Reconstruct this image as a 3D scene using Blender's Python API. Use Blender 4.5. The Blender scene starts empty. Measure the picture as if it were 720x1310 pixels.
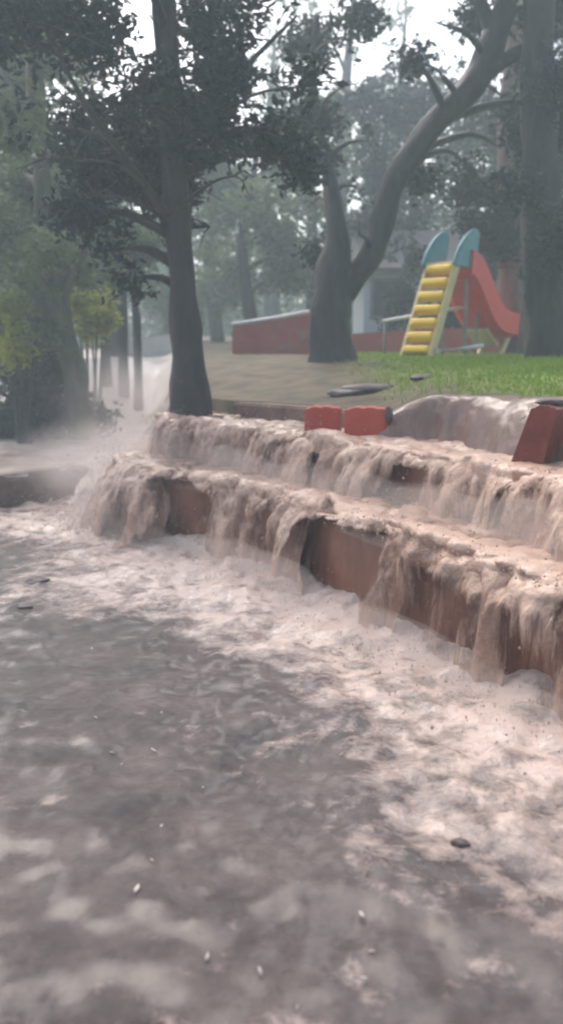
import bpy, bmesh, math, random
import numpy as np
from mathutils import Vector
R = math.radians
scene = bpy.context.scene
# ------------------------------------------------------------------ camera
EYE = 1.6; PITCH = R(10.4); FPX = 1090.0
cam_d = bpy.data.cameras.new('camera'); cam = bpy.data.objects.new('camera', cam_d)
scene.collection.objects.link(cam); scene.camera = cam
cam.location = (0, 0, EYE); cam.rotation_euler = (R(90) - PITCH, 0, 0)
cam_d.sensor_fit = 'VERTICAL'; cam_d.sensor_height = 24; cam_d.lens = 24 * FPX / 1310
cam_d.clip_start = 0.05; cam_d.clip_end = 400
cam_d.dof.use_dof = True; cam_d.dof.focus_distance = 4.6; cam_d.dof.aperture_fstop = 0.95
# ------------------------------------------------------------------ world, sun, exposure
SUN_EL, SUN_AZ = R(52), R(-22)
world = bpy.data.worlds.new('World'); scene.world = world; world.use_nodes = True
wn = world.node_tree; bg = wn.nodes['Background']
sky = wn.nodes.new('ShaderNodeTexSky'); sky.sky_type = 'NISHITA'; sky.sun_disc = False
sky.sun_elevation = SUN_EL; sky.sun_rotation = SUN_AZ; sky.air_density = 1.0; sky.dust_density = 6.0; sky.ozone_density = 1.0
hs = wn.nodes.new('ShaderNodeHueSaturation'); hs.inputs['Saturation'].default_value = 0.75
wn.links.new(sky.outputs[0], hs.inputs['Color']); wn.links.new(hs.outputs[0], bg.inputs['Color'])
bg.inputs['Strength'].default_value = 0.15
sd = bpy.data.lights.new('sun', 'SUN'); sun = bpy.data.objects.new('sun', sd); scene.collection.objects.link(sun)
sd.energy = 0.9; sd.angle = R(60); sd.color = (1.0, 0.96, 0.92)
sun.rotation_euler = (R(90) - SUN_EL, 0, R(180) - SUN_AZ)
scene.view_settings.view_transform = 'Standard'; scene.view_settings.look = 'None'
scene.view_settings.exposure = 1.12; scene.view_settings.gamma = 1
try: scene.view_settings.use_curve_mapping = False
except Exception: pass
scene.render.engine = 'CYCLES'
scene.cycles.volume_bounces = 1; scene.cycles.max_bounces = 6; scene.cycles.transparent_max_bounces = 8
scene.cycles.filter_width = 2.2

HAZE = 0.0086
# ------------------------------------------------------------------ helpers
random.seed(7); rng = np.random.default_rng(7)
cp, sp = math.cos(PITCH), math.sin(PITCH)
def ray(px, py):
    u = (px - 360) / FPX; v = (655 - py) / FPX
    return np.array([u, cp + v * sp, -sp + v * cp])
def P(px, py, z):                 # a photograph pixel -> point on a level plane
    d = ray(px, py); t = (z - EYE) / d[2]
    return np.array([d[0] * t, d[1] * t, z])
def at(px, py, Y):                # a photograph pixel -> point at a distance
    d = ray(px, py); t = Y / d[1]
    return np.array([d[0] * t, Y, EYE + d[2] * t])
def topx(x, y, z):
    f = y * cp - (z - EYE) * sp; w = y * sp + (z - EYE) * cp
    f = np.maximum(f, 0.05)
    return 360 + FPX * x / f, 655 - FPX * w / f
def _h(ix, iy, iz, seed):
    n = (ix * 73856093) ^ (iy * 19349663) ^ (iz * 83492791) ^ (seed * 2654435761 & 0x7fffffff)
    n = n & 0xffffffff
    n = ((n ^ (n >> 16)) * 0x45d9f3b) & 0xffffffff
    n = ((n ^ (n >> 16)) * 0x45d9f3b) & 0xffffffff
    n = n ^ (n >> 16)
    return (n & 0xffff) / 65535.0
def vnoise(x, y, z=0.0, seed=0):
    x, y, z = np.broadcast_arrays(np.asarray(x, float), np.asarray(y, float), np.asarray(z, float))
    ix, iy, iz = (np.floor(a).astype(np.int64) for a in (x, y, z))
    fx, fy, fz = x - ix, y - iy, z - iz
    fx, fy, fz = (f * f * f * (f * (f * 6 - 15) + 10) for f in (fx, fy, fz))
    r = 0
    for dx in (0, 1):
        for dy in (0, 1):
            for dz in (0, 1):
                w = (fx if dx else 1 - fx) * (fy if dy else 1 - fy) * (fz if dz else 1 - fz)
                r = r + w * _h(ix + dx, iy + dy, iz + dz, seed)
    return r * 2 - 1
def fbm(x, y, z=0.0, seed=0, o=4, g=0.5):
    a = 1; r = 0; t = 0
    for k in range(o):
        r = r + a * vnoise(np.asarray(x) * 2**k, np.asarray(y) * 2**k, np.asarray(z) * 2**k, seed + k * 17); t += a; a *= g
    return r / t
def sstep(a, b, x):
    t = np.clip((np.asarray(x, float) - a) / (b - a), 0, 1); return t * t * (3 - 2 * t)

def link(o, parent=None):
    scene.collection.objects.link(o)
    if parent: o.parent = parent
    return o
def tag(o, label=None, cat=None, group=None, kind=None):
    if label: o['label'] = label
    if cat: o['category'] = cat
    if group: o['group'] = group
    if kind: o['kind'] = kind
    return o
def empty(name, loc, rz=0):
    o = bpy.data.objects.new(name, None); o.location = [float(c) for c in loc]; o.rotation_euler = (0, 0, rz); o.empty_display_size = .2
    return link(o)
def npmesh(name, V, F, mat, parent=None, smooth=True, attrs=None, origin=None):
    """V (n,3) array, F (m,k) array with constant k, or list of faces"""
    me = bpy.data.meshes.new(name)
    V = np.asarray(V, float)
    if origin is not None: V = V - np.asarray(origin, float)
    if isinstance(F, np.ndarray):
        m, k = F.shape
        me.vertices.add(len(V)); me.vertices.foreach_set('co', V.astype(np.float32).ravel())
        me.loops.add(m * k); me.loops.foreach_set('vertex_index', F.astype(np.int32).ravel())
        me.polygons.add(m); me.polygons.foreach_set('loop_start', np.arange(0, m * k, k, dtype=np.int32))
        me.update(calc_edges=True)
    else:
        me.from_pydata([tuple(map(float, v)) for v in V], [], F)
    if attrs:
        for n, a in attrs.items():
            at_ = me.attributes.new(n, 'FLOAT', 'POINT'); at_.data.foreach_set('value', np.asarray(a, np.float32).ravel())
    me.polygons.foreach_set('use_smooth', np.full(len(me.polygons), smooth))
    me.validate(); me.update()
    me.materials.append(mat)
    o = bpy.data.objects.new(name, me)
    if origin is not None and parent is None: o.location = [float(c) for c in origin]
    return link(o, parent)
def gridfaces(nu, nv):
    i = np.arange(nu - 1)[:, None] * nv + np.arange(nv - 1)[None, :]
    i = i.ravel()
    return np.stack([i, i + nv, i + nv + 1, i + 1], 1)
def bmobj(name, bm, mat, parent=None, smooth=False):
    me = bpy.data.meshes.new(name); bmesh.ops.recalc_face_normals(bm, faces=bm.faces); bm.to_mesh(me); bm.free()
    me.materials.append(mat)
    me.polygons.foreach_set('use_smooth', np.full(len(me.polygons), smooth))
    return link(bpy.data.objects.new(name, me), parent)
def tube(path, rad, seg=10, wob=0.0, seed=0, caps=True):
    """swept tube -> V, F(list)"""
    path = [Vector(p) for p in path]; V = []; F = []
    n = len(path); up = Vector((0.13, 0.31, 0.94)).normalized()
    for i, p in enumerate(path):
        d = (path[min(i + 1, n - 1)] - path[max(i - 1, 0)])
        if d.length < 1e-6: d = Vector((0, 0, 1))
        d.normalize()
        a = d.cross(Vector((0, 1, 0)) if abs(d.y) < .8 else Vector((1, 0, 0))).normalized(); b = d.cross(a)
        for k in range(seg):
            t = 2 * math.pi * k / seg
            rr = rad[i] * (1 + wob * float(vnoise(k * 1.7 + seed * 9, p.z * 2.3 + p.x, i * .21, seed)))
            q = p + (a * math.cos(t) + b * math.sin(t)) * rr
            V.append(q[:])
    for i in range(n - 1):
        for k in range(seg):
            k2 = (k + 1) % seg
            F.append((i * seg + k, i * seg + k2, (i + 1) * seg + k2, (i + 1) * seg + k))
    if caps:
        F.append(tuple(range(seg))[::-1]); F.append(tuple((n - 1) * seg + k for k in range(seg)))
    return V, F
def smoothpath(pts, rad, m=4):
    pts = [np.asarray(p, float) for p in pts]; out = []; ro = []
    n = len(pts)
    for i in range(n - 1):
        p0, p1, p2, p3 = pts[max(i - 1, 0)], pts[i], pts[i + 1], pts[min(i + 2, n - 1)]
        for k in range(m):
            t = k / m
            out.append(0.5 * ((2 * p1) + (-p0 + p2) * t + (2 * p0 - 5 * p1 + 4 * p2 - p3) * t * t + (-p0 + 3 * p1 - 3 * p2 + p3) * t**3))
            ro.append(rad[i] * (1 - t) + rad[i + 1] * t)
    out.append(pts[-1]); ro.append(rad[-1])
    return out, ro
class MB:
    def __init__(s): s.V = []; s.F = []
    def add(s, V, F):
        b = len(s.V); s.V += [tuple(map(float, v)) for v in V]; s.F += [tuple(i + b for i in f) for f in F]; return s
    def tube(s, path, rad, seg=10, **k):
        if not hasattr(rad, '__len__'): rad = [rad] * len(path)
        return s.add(*tube(path, rad, seg, **k))
    def box(s, c, size, ax=None):
        c = np.asarray(c, float); X, Y, Z = (np.eye(3) if ax is None else np.asarray(ax, float))
        V = []
        for i in (-.5, .5):
            for j in (-.5, .5):
                for k in (-.5, .5): V.append(c + X * i * size[0] + Y * j * size[1] + Z * k * size[2])
        return s.add(V, [(0, 1, 3, 2), (4, 6, 7, 5), (0, 4, 5, 1), (2, 3, 7, 6), (0, 2, 6, 4), (1, 5, 7, 3)])
    def build(s, name, mat, parent=None, smooth=False, bevel=0.0, origin=None):
        o = npmesh(name, np.array(s.V), s.F, mat, parent, smooth, origin=origin)
        if bevel:
            m = o.modifiers.new('bevel', 'BEVEL'); m.width = bevel; m.segments = 2; m.limit_method = 'ANGLE'
        return o
# ------------------------------------------------------------------ materials
def mat(name):
    m = bpy.data.materials.new(name); m.use_nodes = True
    return m, m.node_tree.nodes, m.node_tree.links, m.node_tree.nodes['Principled BSDF']
def ramp(N, stops):
    r = N.new('ShaderNodeValToRGB'); e = r.color_ramp.elements
    while len(e) < len(stops): e.new(0.5)
    for k, (p, c) in enumerate(stops): e[k].position = p; e[k].color = (*c, 1)
    return r
def noisy(name, c1, c2, scale=5, rough=.7, bump=.3, detail=6, spec=.3, stretch=None, dist=.02, wear=None):
    m, N, L, B = mat(name)
    tc = N.new('ShaderNodeTexCoord'); mp = N.new('ShaderNodeMapping'); L.new(tc.outputs['Object'], mp.inputs[0])
    if stretch: mp.inputs['Scale'].default_value = stretch
    n = N.new('ShaderNodeTexNoise'); n.inputs['Scale'].default_value = scale; n.inputs['Detail'].default_value = detail; n.inputs['Roughness'].default_value = .65
    L.new(mp.outputs[0], n.inputs['Vector'])
    r = ramp(N, [(.32, c1), (.68, c2)]); L.new(n.outputs['Fac'], r.inputs[0])
    col = r.outputs[0]
    if wear:
        n2 = N.new('ShaderNodeTexNoise'); n2.inputs['Scale'].default_value = wear[1]; n2.inputs['Detail'].default_value = 8
        L.new(tc.outputs['Object'], n2.inputs['Vector'])
        r2 = ramp(N, [(wear[2], (0, 0, 0)), (wear[2] + .12, (1, 1, 1))]); L.new(n2.outputs['Fac'], r2.inputs[0])
        mx = N.new('ShaderNodeMixRGB'); L.new(r2.outputs[0], mx.inputs[0]); L.new(col, mx.inputs[1]); mx.inputs[2].default_value = (*wear[0], 1)
        col = mx.outputs[0]
    L.new(col, B.inputs['Base Color'])
    B.inputs['Roughness'].default_value = rough; B.inputs['Specular IOR Level'].default_value = spec
    bp = N.new('ShaderNodeBump'); bp.inputs['Strength'].default_value = bump; bp.inputs['Distance'].default_value = dist
    L.new(n.outputs['Fac'], bp.inputs['Height']); L.new(bp.outputs[0], B.inputs['Normal'])
    return m
def water_mat(name, deep, deep2, foam1, foam2, stretch=(1, 1, 1), fscale=9, rough=.3, alpha=False, bump=.75):
    """muddy water: colour goes to churned foam where the 'foam' attribute and a fine noise are high"""
    m, N, L, B = mat(name)
    tc = N.new('ShaderNodeTexCoord'); mp = N.new('ShaderNodeMapping'); mp.inputs['Scale'].default_value = stretch
    L.new(tc.outputs['Object'], mp.inputs[0])
    w = N.new('ShaderNodeTexNoise'); w.inputs['Scale'].default_value = 2.6; w.inputs['Detail'].default_value = 3; L.new(mp.outputs[0], w.inputs['Vector'])
    wm = N.new('ShaderNodeVectorMath'); wm.operation = 'MULTIPLY_ADD'; wm.inputs[1].default_value = (.22, .22, .22)
    L.new(w.outputs['Color'], wm.inputs[0]); L.new(mp.outputs[0], wm.inputs[2])
    n = N.new('ShaderNodeTexNoise'); n.inputs['Scale'].default_value = fscale; n.inputs['Detail'].default_value = 8; n.inputs['Roughness'].default_value = .72
    L.new(wm.outputs[0], n.inputs['Vector'])
    v = N.new('ShaderNodeTexVoronoi'); v.inputs['Scale'].default_value = fscale * .75; v.feature = 'SMOOTH_F1'; L.new(wm.outputs[0], v.inputs['Vector'])
    a = N.new('ShaderNodeAttribute'); a.attribute_name = 'foam'
    # fac = foam*1.25 + (noise-.5)*1.5 + (voronoi-.35)*.5
    m1 = N.new('ShaderNodeMath'); m1.operation = 'MULTIPLY_ADD'; L.new(n.outputs['Fac'], m1.inputs[0]); m1.inputs[1].default_value = 1.7; m1.inputs[2].default_value = -1.02
    m2 = N.new('ShaderNodeMath'); m2.operation = 'MULTIPLY_ADD'; L.new(v.outputs['Distance'], m2.inputs[0]); m2.inputs[1].default_value = .55; L.new(m1.outputs[0], m2.inputs[2])
    m3 = N.new('ShaderNodeMath'); m3.operation = 'MULTIPLY_ADD'; L.new(a.outputs['Fac'], m3.inputs[0]); m3.inputs[1].default_value = 1.15; L.new(m2.outputs[0], m3.inputs[2])
    r = ramp(N, [(.24, (0, 0, 0)), (.55, (.42, .42, .42)), (.88, (1, 1, 1))]); r.color_ramp.interpolation = 'EASE'; L.new(m3.outputs[0], r.inputs[0])
    big = N.new('ShaderNodeTexNoise'); big.inputs['Scale'].default_value = 2.6; big.inputs['Detail'].default_value = 8; big.inputs['Roughness'].default_value = .68; L.new(tc.outputs['Object'], big.inputs['Vector'])
    rb = ramp(N, [(.35, (0, 0, 0)), (.65, (1, 1, 1))]); L.new(big.outputs['Fac'], rb.inputs[0])
    d = N.new('ShaderNodeMixRGB'); L.new(rb.outputs[0], d.inputs[0]); d.inputs[1].default_value = (*deep, 1); d.inputs[2].default_value = (*deep2, 1)
    f = N.new('ShaderNodeMixRGB'); L.new(rb.outputs[0], f.inputs[0]); f.inputs[1].default_value = (*foam1, 1); f.inputs[2].default_value = (*foam2, 1)
    c = N.new('ShaderNodeMixRGB'); L.new(r.outputs[0], c.inputs[0]); L.new(d.outputs[0], c.inputs[1]); L.new(f.outputs[0], c.inputs[2])
    L.new(c.outputs[0], B.inputs['Base Color'])
    rr = N.new('ShaderNodeMapRange'); L.new(r.outputs[0], rr.inputs[0]); rr.inputs[3].default_value = rough; rr.inputs[4].default_value = .42
    L.new(rr.outputs[0], B.inputs['Roughness']); B.inputs['IOR'].default_value = 1.33; B.inputs['Coat Weight'].default_value = .38; B.inputs['Coat Roughness'].default_value = .16; B.inputs['Coat IOR'].default_value = 1.4
    if alpha:
        ca = N.new('ShaderNodeAttribute'); ca.attribute_name = 'cover'
        mp2 = N.new('ShaderNodeMapping'); mp2.inputs['Scale'].default_value = (1, 1, .13); L.new(tc.outputs['Object'], mp2.inputs[0])
        n3 = N.new('ShaderNodeTexNoise'); n3.inputs['Scale'].default_value = 17; n3.inputs['Detail'].default_value = 5; n3.inputs['Roughness'].default_value = .7; L.new(mp2.outputs[0], n3.inputs['Vector'])
        q1 = N.new('ShaderNodeMath'); q1.operation = 'MULTIPLY_ADD'; L.new(n3.outputs['Fac'], q1.inputs[0]); q1.inputs[1].default_value = 2.4; q1.inputs[2].default_value = -1.2
        q2 = N.new('ShaderNodeMath'); q2.operation = 'ADD'; L.new(ca.outputs['Fac'], q2.inputs[0]); L.new(q1.outputs[0], q2.inputs[1])
        q3 = N.new('ShaderNodeMapRange'); q3.interpolation_type = 'SMOOTHSTEP'; L.new(q2.outputs[0], q3.inputs[0]); q3.inputs[1].default_value = -.05; q3.inputs[2].default_value = .65
        L.new(q3.outputs[0], B.inputs['Alpha'])
    bp = N.new('ShaderNodeBump'); bp.inputs['Strength'].default_value = bump; bp.inputs['Distance'].default_value = .04
    bw = N.new('ShaderNodeTexNoise'); bw.inputs['Scale'].default_value = 14; bw.inputs['Detail'].default_value = 3; L.new(tc.outputs['Object'], bw.inputs['Vector'])
    bq = N.new('ShaderNodeBump'); bq.inputs['Strength'].default_value = .45 if bump > .3 else .1; bq.inputs['Distance'].default_value = .06; L.new(bw.outputs['Fac'], bq.inputs['Height']); L.new(bq.outputs[0], bp.inputs['Normal'])
    L.new(n.outputs['Fac'], bp.inputs['Height']); L.new(bp.outputs[0], B.inputs['Normal'])
    return m
def leaf_mat(name, c1, c2, trans=.35):
    m, N, L, B = mat(name)
    a = N.new('ShaderNodeAttribute'); a.attribute_name = 'tint'
    r = ramp(N, [(0, c1), (1, c2)]); L.new(a.outputs['Fac'], r.inputs[0])
    L.new(r.outputs[0], B.inputs['Base Color']); B.inputs['Roughness'].default_value = .55; B.inputs['Specular IOR Level'].default_value = .3
    t = N.new('ShaderNodeBsdfTranslucent'); L.new(r.outputs[0], t.inputs['Color'])
    mx = N.new('ShaderNodeMixShader'); mx.inputs[0].default_value = trans
    L.new(B.outputs[0], mx.inputs[1]); L.new(t.outputs[0], mx.inputs[2]); L.new(mx.outputs[0], N['Material Output'].inputs['Surface'])
    return m
M = {}
M['road'] = noisy('wet_asphalt', (.04, .038, .038), (.075, .07, .07), 30, .4, .4)
M['wall'] = noisy('wet_brown_concrete', (.13, .045, .026), (.28, .12, .075), 3.5, .25, .6, spec=.5, stretch=(1, 1, .35), dist=.05)
M['redwall'] = noisy('red_painted_concrete', (.40, .055, .032), (.48, .085, .05), 6, .5, .3, wear=((.2, .11, .08), 5, .6))
M['backwall'] = noisy('faded_red_paint', (.36, .07, .06), (.44, .12, .10), 3, .7, .3, wear=((.28, .2, .18), 2.2, .6))
M['darkred'] = noisy('dark_red_wet_paint', (.13, .025, .018), (.24, .055, .04), 6, .3, .4, wear=((.2, .12, .09), 5, .55))
M['mudwall'] = noisy('muddy_concrete', (.13, .075, .055), (.24, .15, .115), 5, .6, .4)
M['darkwall'] = noisy('dark_wet_stone', (.07, .05, .042), (.16, .11, .09), 5, .5, .8, dist=.05)
M['water'] = water_mat('flood_water', (.045, .035, .038), (.125, .096, .090), (.67, .52, .45), (.58, .47, .42), fscale=8.5, rough=.16, bump=.8)
M['fall'] = water_mat('falling_water', (.17, .075, .045), (.27, .145, .10), (.53, .34, .25), (.55, .39, .305), stretch=(1, 1, .30), fscale=7.0, rough=.16, alpha=True)
M['sheet'] = water_mat('thin_muddy_sheet', (.15, .095, .075), (.20, .13, .105), (.28, .19, .155), (.30, .21, .175), stretch=(1, 1, .3), fscale=9, rough=.4, alpha=True, bump=.08)
M['froth'] = water_mat('spray_froth', (.3, .2, .15), (.35, .24, .19), (.46, .34, .27), (.46, .34, .27))
M['stream'] = water_mat('stream_water', (.24, .165, .13), (.28, .19, .155), (.66, .57, .52), (.58, .49, .44), fscale=3.0)
M['bark'] = noisy('dark_wet_bark', (.02, .021, .02), (.055, .052, .047), 9, .6, 1.0, stretch=(1, 1, .25), dist=.04)
M['barkgreen'] = noisy('mossy_bark', (.05, .06, .035), (.13, .13, .08), 8, .8, 1.0, stretch=(1, 1, .3), dist=.04, wear=((.09, .13, .03), 3, .55))
M['barkpale'] = noisy('reddish_bark', (.10, .06, .05), (.2, .13, .11), 7, .8, .9, stretch=(1, 1, .25), dist=.04)
M['leafdark'] = leaf_mat('dark_leaf', (.014, .024, .022), (.04, .058, .045), .25)
M['leafblack'] = leaf_mat('blackish_leaf', (.012, .02, .02), (.035, .05, .042), .2)
M['leafgreen'] = leaf_mat('green_leaf', (.04, .075, .03), (.11, .165, .06))
M['leafhazy'] = leaf_mat('hazy_pale_leaf', (.08, .12, .055), (.19, .24, .11))  # leaf colour lightened to paint haze onto the left and distant crowns
M['leafyellow'] = leaf_mat('yellow_green_leaf', (.22, .27, .03), (.36, .40, .06), .5)
M['yellow'] = noisy('yellow_plastic', (.85, .56, .01), (.92, .64, .03), 4, .4, .05, wear=((.5, .4, .2), 6, .7))
M['cream'] = noisy('faded_yellow_plastic', (.62, .5, .22), (.7, .58, .32), 4, .5, .05)
M['teal'] = noisy('teal_plastic', (.03, .20, .26), (.05, .27, .33), 4, .35, .05)
M['red'] = noisy('red_plastic', (.70, .02, .012), (.78, .04, .024), 3, .35, .05)
M['white'] = noisy('white_painted_pipe', (.72, .72, .72), (.8, .8, .8), 12, .5, .1)
M['grey'] = noisy('grey_pipe', (.2, .2, .2), (.3, .3, .3), 12, .5, .1)
M['hut'] = noisy('pale_blue_plaster', (.52, .56, .66), (.62, .65, .74), 2, .8, .1)
M['roof'] = noisy('dark_roof_sheet', (.08, .08, .09), (.14, .13, .13), 6, .6, .2)
M['palewall'] = noisy('pale_plaster', (.62, .62, .6), (.76, .76, .74), 2, .8, .1)
M['stone'] = noisy('dark_stone', (.05, .035, .035), (.11, .085, .08), 12, .5, .8)
M['fleck'] = noisy('pale_leaf_litter', (.35, .31, .28), (.55, .5, .46), 25, .6, .2)
# ------------------------------------------------------------------ wall lines (world XY)
def resamp(pts, step=.03, sm=9):
    pts = np.asarray(pts, float)[:, :2]; d = np.r_[0, np.cumsum(np.hypot(*np.diff(pts, axis=0).T))]
    n = int(d[-1] / step); s = np.linspace(0, d[-1], n)
    q = np.stack([np.interp(s, d, pts[:, k]) for k in (0, 1)], 1)
    k = np.ones(sm) / sm
    qq = np.stack([np.convolve(np.pad(q[:, j], sm // 2, mode='reflect', reflect_type='odd'), k, 'valid') for j in (0, 1)], 1)
    return qq
def normals(q):
    t = np.gradient(q, axis=0); t /= np.linalg.norm(t, axis=1)[:, None]
    return np.stack([t[:, 1], -t[:, 0]], 1)    # points to the left/down-slope side (towards the camera)
T1, T2 = 0.56, 0.91
W1 = [P(x, y, 0) for x, y in [(176, 690), (250, 700), (330, 722), (400, 756), (460, 790), (520, 817), (600, 858), (720, 912), (900, 992)]]
W1.append(W1[-1] + (W1[-1] - W1[-2]) * 4)
W2 = [P(x, y, T1) for x, y in [(214, 590), (300, 602), (430, 632), (550, 662), (640, 682), (720, 704), (900, 770)]]
W2.append(W2[-1] + (W2[-1] - W2[-2]) * 3.2)
L2b = resamp(W2, .03, 15); n2 = normals(L2b)
E1 = [np.array(a) for a in [(-.95, 9.3, 0), (-1.25, 8.9, 0), (-1.47, 8.4, 0), (-1.50, 7.9, 0)]]; E2 = [np.array(a) for a in [(-.75, 9.6, 0), (-1.0, 9.3, 0), (-1.2, 8.9, 0), (-1.24, 8.5, 0)]]
L1 = resamp(E1 + W1, .03, 21); L2 = resamp(E2 + W2, .03, 21)
L3 = L2b - n2 * .68; L3 = resamp(L3, .03, 25)
L3 = L3[8:]
def top3(x, y):
    px, _ = topx(x, y, 1.2)
    return 1.13 + .16 * sstep(490, 560, px) * 1.0 + .03 * sstep(560, 800, px)
# ------------------------------------------------------------------ setting: road below, ground behind
xs = np.r_[-60, -30, np.linspace(-12, 8, 41), 30, 60]; ys = np.r_[-30, -10, np.linspace(-2, 14, 33), 30]
X, Y = np.meshgrid(xs, ys, indexing='ij')
o = npmesh('road', np.stack([X, Y, 0 * X - .06], -1).reshape(-1, 3), gridfaces(len(xs), len(ys)), M['road']); tag(o, kind='structure')

LW = np.array([P(-260, 712, 0)[:2], P(0, 655, 0)[:2], P(60, 646, 0)[:2], P(117, 634, 0)[:2]])
LWd = (LW[1] - LW[0]) / np.linalg.norm(LW[1] - LW[0])
LWx = np.vstack([LW[0] - LWd * 12, LW])
front = np.vstack([[-60, LWx[0][1]], LWx, [L3[0][0] - .45, L3[0][1] + .9], L3[0] + [0, .12], L3[10::10] + [.1, .1], [60, L3[-1][1]]])
front = front[np.argsort(front[:, 0])]
def Y0(x): return np.interp(x, front[:, 0], front[:, 1])
def ground_z(x, y):
    x = np.asarray(x, float); y = np.asarray(y, float)
    edge = -1.25 - .10 * (y - 8.6) * np.where(y > 8.6, 1, 0) + .15 * vnoise(y * .8, 3.3, 0, 5)
    low = .27 + 1.25 * sstep(12.5, 23, y) + .02 * np.maximum(y - 23, 0)
    px = 360 + FPX * x / np.maximum(y, 1)
    start = top3(x, y) + .01
    hi = start + (1.56 - start) * sstep(0, 1, (y - Y0(x)) / np.maximum(13 - Y0(x), 1)) ** .9
    hi = hi + .035 * np.maximum(y - 14, 0)
    k = sstep(-.5, .5, x - edge)
    z = low * (1 - k) + hi * k
    amp = sstep(0, 1.2, y - Y0(x))
    return z + amp * (.035 * fbm(x * 1.1, y * 1.1, 0, 11) + .012 * fbm(x * 6, y * 6, 0, 12))
xs = np.unique(np.r_[-60, -40, -28, np.arange(-20, -4, .5), np.arange(-4, 8, .07), np.arange(8, 24, .6), 30, 45, 60])
tt = np.r_[0, np.linspace(.001, 1, 170) ** 2.0]
X = np.repeat(xs[:, None], len(tt), 1); Yb = Y0(xs)[:, None]; Y = Yb + tt[None] * (85 - Yb)
Z = ground_z(X, Y); Z[:, 0] = -.1
PX = 360 + FPX * X / np.maximum(Y, 1)
edge = -1.25 - .10 * np.maximum(Y - 8.6, 0)
g = sstep(.3, 2.2, X + .35 * (Y - 9) * 0 - .2 + .5 * fbm(X * .7, Y * .7, 0, 31)) * sstep(0.15, .9, Y - Y0(X))
g = np.clip(g * (.75 + .5 * fbm(X * 2.2, Y * 2.2, 0, 33)) , 0, 1)
g = np.maximum(g, .55 * sstep(15, 19, Y) * (X > -1))
wet = (1 - sstep(-.4, .3, X - edge)) * 1.0
m, N, L, B = mat('mud_and_grass')
ag = N.new('ShaderNodeAttribute'); ag.attribute_name = 'grass'; aw = N.new('ShaderNodeAttribute'); aw.attribute_name = 'wet'
tc = N.new('ShaderNodeTexCoord'); n = N.new('ShaderNodeTexNoise'); n.inputs['Scale'].default_value = 3; n.inputs['Detail'].default_value = 9; L.new(tc.outputs['Object'], n.inputs['Vector'])
mud = ramp(N, [(.35, (.045, .038, .018)), (.65, (.115, .085, .05))]); L.new(n.outputs['Fac'], mud.inputs[0])
gr = ramp(N, [(.3, (.11, .19, .02)), (.7, (.18, .27, .035))]); L.new(n.outputs['Fac'], gr.inputs[0])
st = ramp(N, [(.3, (.22, .17, .15)), (.7, (.34, .27, .24))]); L.new(n.outputs['Fac'], st.inputs[0])
x1 = N.new('ShaderNodeMixRGB'); L.new(ag.outputs['Fac'], x1.inputs[0]); L.new(mud.outputs[0], x1.inputs[1]); L.new(gr.outputs[0], x1.inputs[2])
x2 = N.new('ShaderNodeMixRGB'); L.new(aw.outputs['Fac'], x2.inputs[0]); L.new(x1.outputs[0], x2.inputs[1]); L.new(st.outputs[0], x2.inputs[2])
L.new(x2.outputs[0], B.inputs['Base Color']); B.inputs['Roughness'].default_value = .7; B.inputs['Specular IOR Level'].default_value = .12
bp = N.new('ShaderNodeBump'); bp.inputs['Strength'].default_value = .6; bp.inputs['Distance'].default_value = .04; L.new(n.outputs['Fac'], bp.inputs['Height']); L.new(bp.outputs[0], B.inputs['Normal'])
M['ground'] = m
o = npmesh('ground', np.stack([X, Y, Z], -1).reshape(-1, 3), gridfaces(*X.shape), M['ground'], attrs={'grass': g, 'wet': wet}); tag(o, kind='structure')

# muddy stream pouring down beside the steps and over the raised ground on the left
xs = np.unique(np.r_[np.linspace(-22, -7, 30), np.arange(-7, -.9, .05)]); yy = np.r_[np.arange(7.6, 14, .05), np.linspace(14, 26, 70)]
X, Y = np.meshgrid(xs, yy, indexing='ij')
gz = np.where(Y >= Y0(X), ground_z(X, np.maximum(Y, Y0(X))), 0)
lwy = np.interp(X, LWx[:, 0], LWx[:, 1])
# ramp in the gap between the low wall and the steps
gap = sstep(-2.35, -2.1, X)
ramp_z = -.08 + .41 * sstep(7.9, 9.6, Y + .25 * vnoise(X * 2, Y * 2, 0, 8))
flat = ground_z(X, np.maximum(Y, 10.6))
Zs = np.where(Y < 10.6, np.minimum(flat, ramp_z) + .03, gz + .03)
Zs = np.where((X < -2.25), np.where(Y > lwy + .02, np.maximum(Zs, .36), -.05), Zs)
turb = .012 + .16 * gap * sstep(7.8, 8.6, Y) * (1 - sstep(11, 13, Y)) + .03 * sstep(-2.4, -1.4, X)
Zs = Zs + turb * fbm(X * 3.1, Y * 3.1 - .5 * X, 0, 44, 5, .6) * 1.6
fo = .35 + .4 * gap + .75 * sstep(11.5, 14, Y) + .25 * fbm(X * 1.5, Y * .8, 0, 45)
edge = -1.25 - .10 * np.maximum(Y - 8.6, 0)
Zs = np.where(X > edge + .1 * 0 + .15, np.minimum(Zs, gz - .05 + .0 * X), Zs)
o = npmesh('stream', np.stack([X, Y, Zs], -1).reshape(-1, 3), gridfaces(*X.shape), M['stream'], attrs={'foam': fo}); tag(o, kind='structure')

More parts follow.
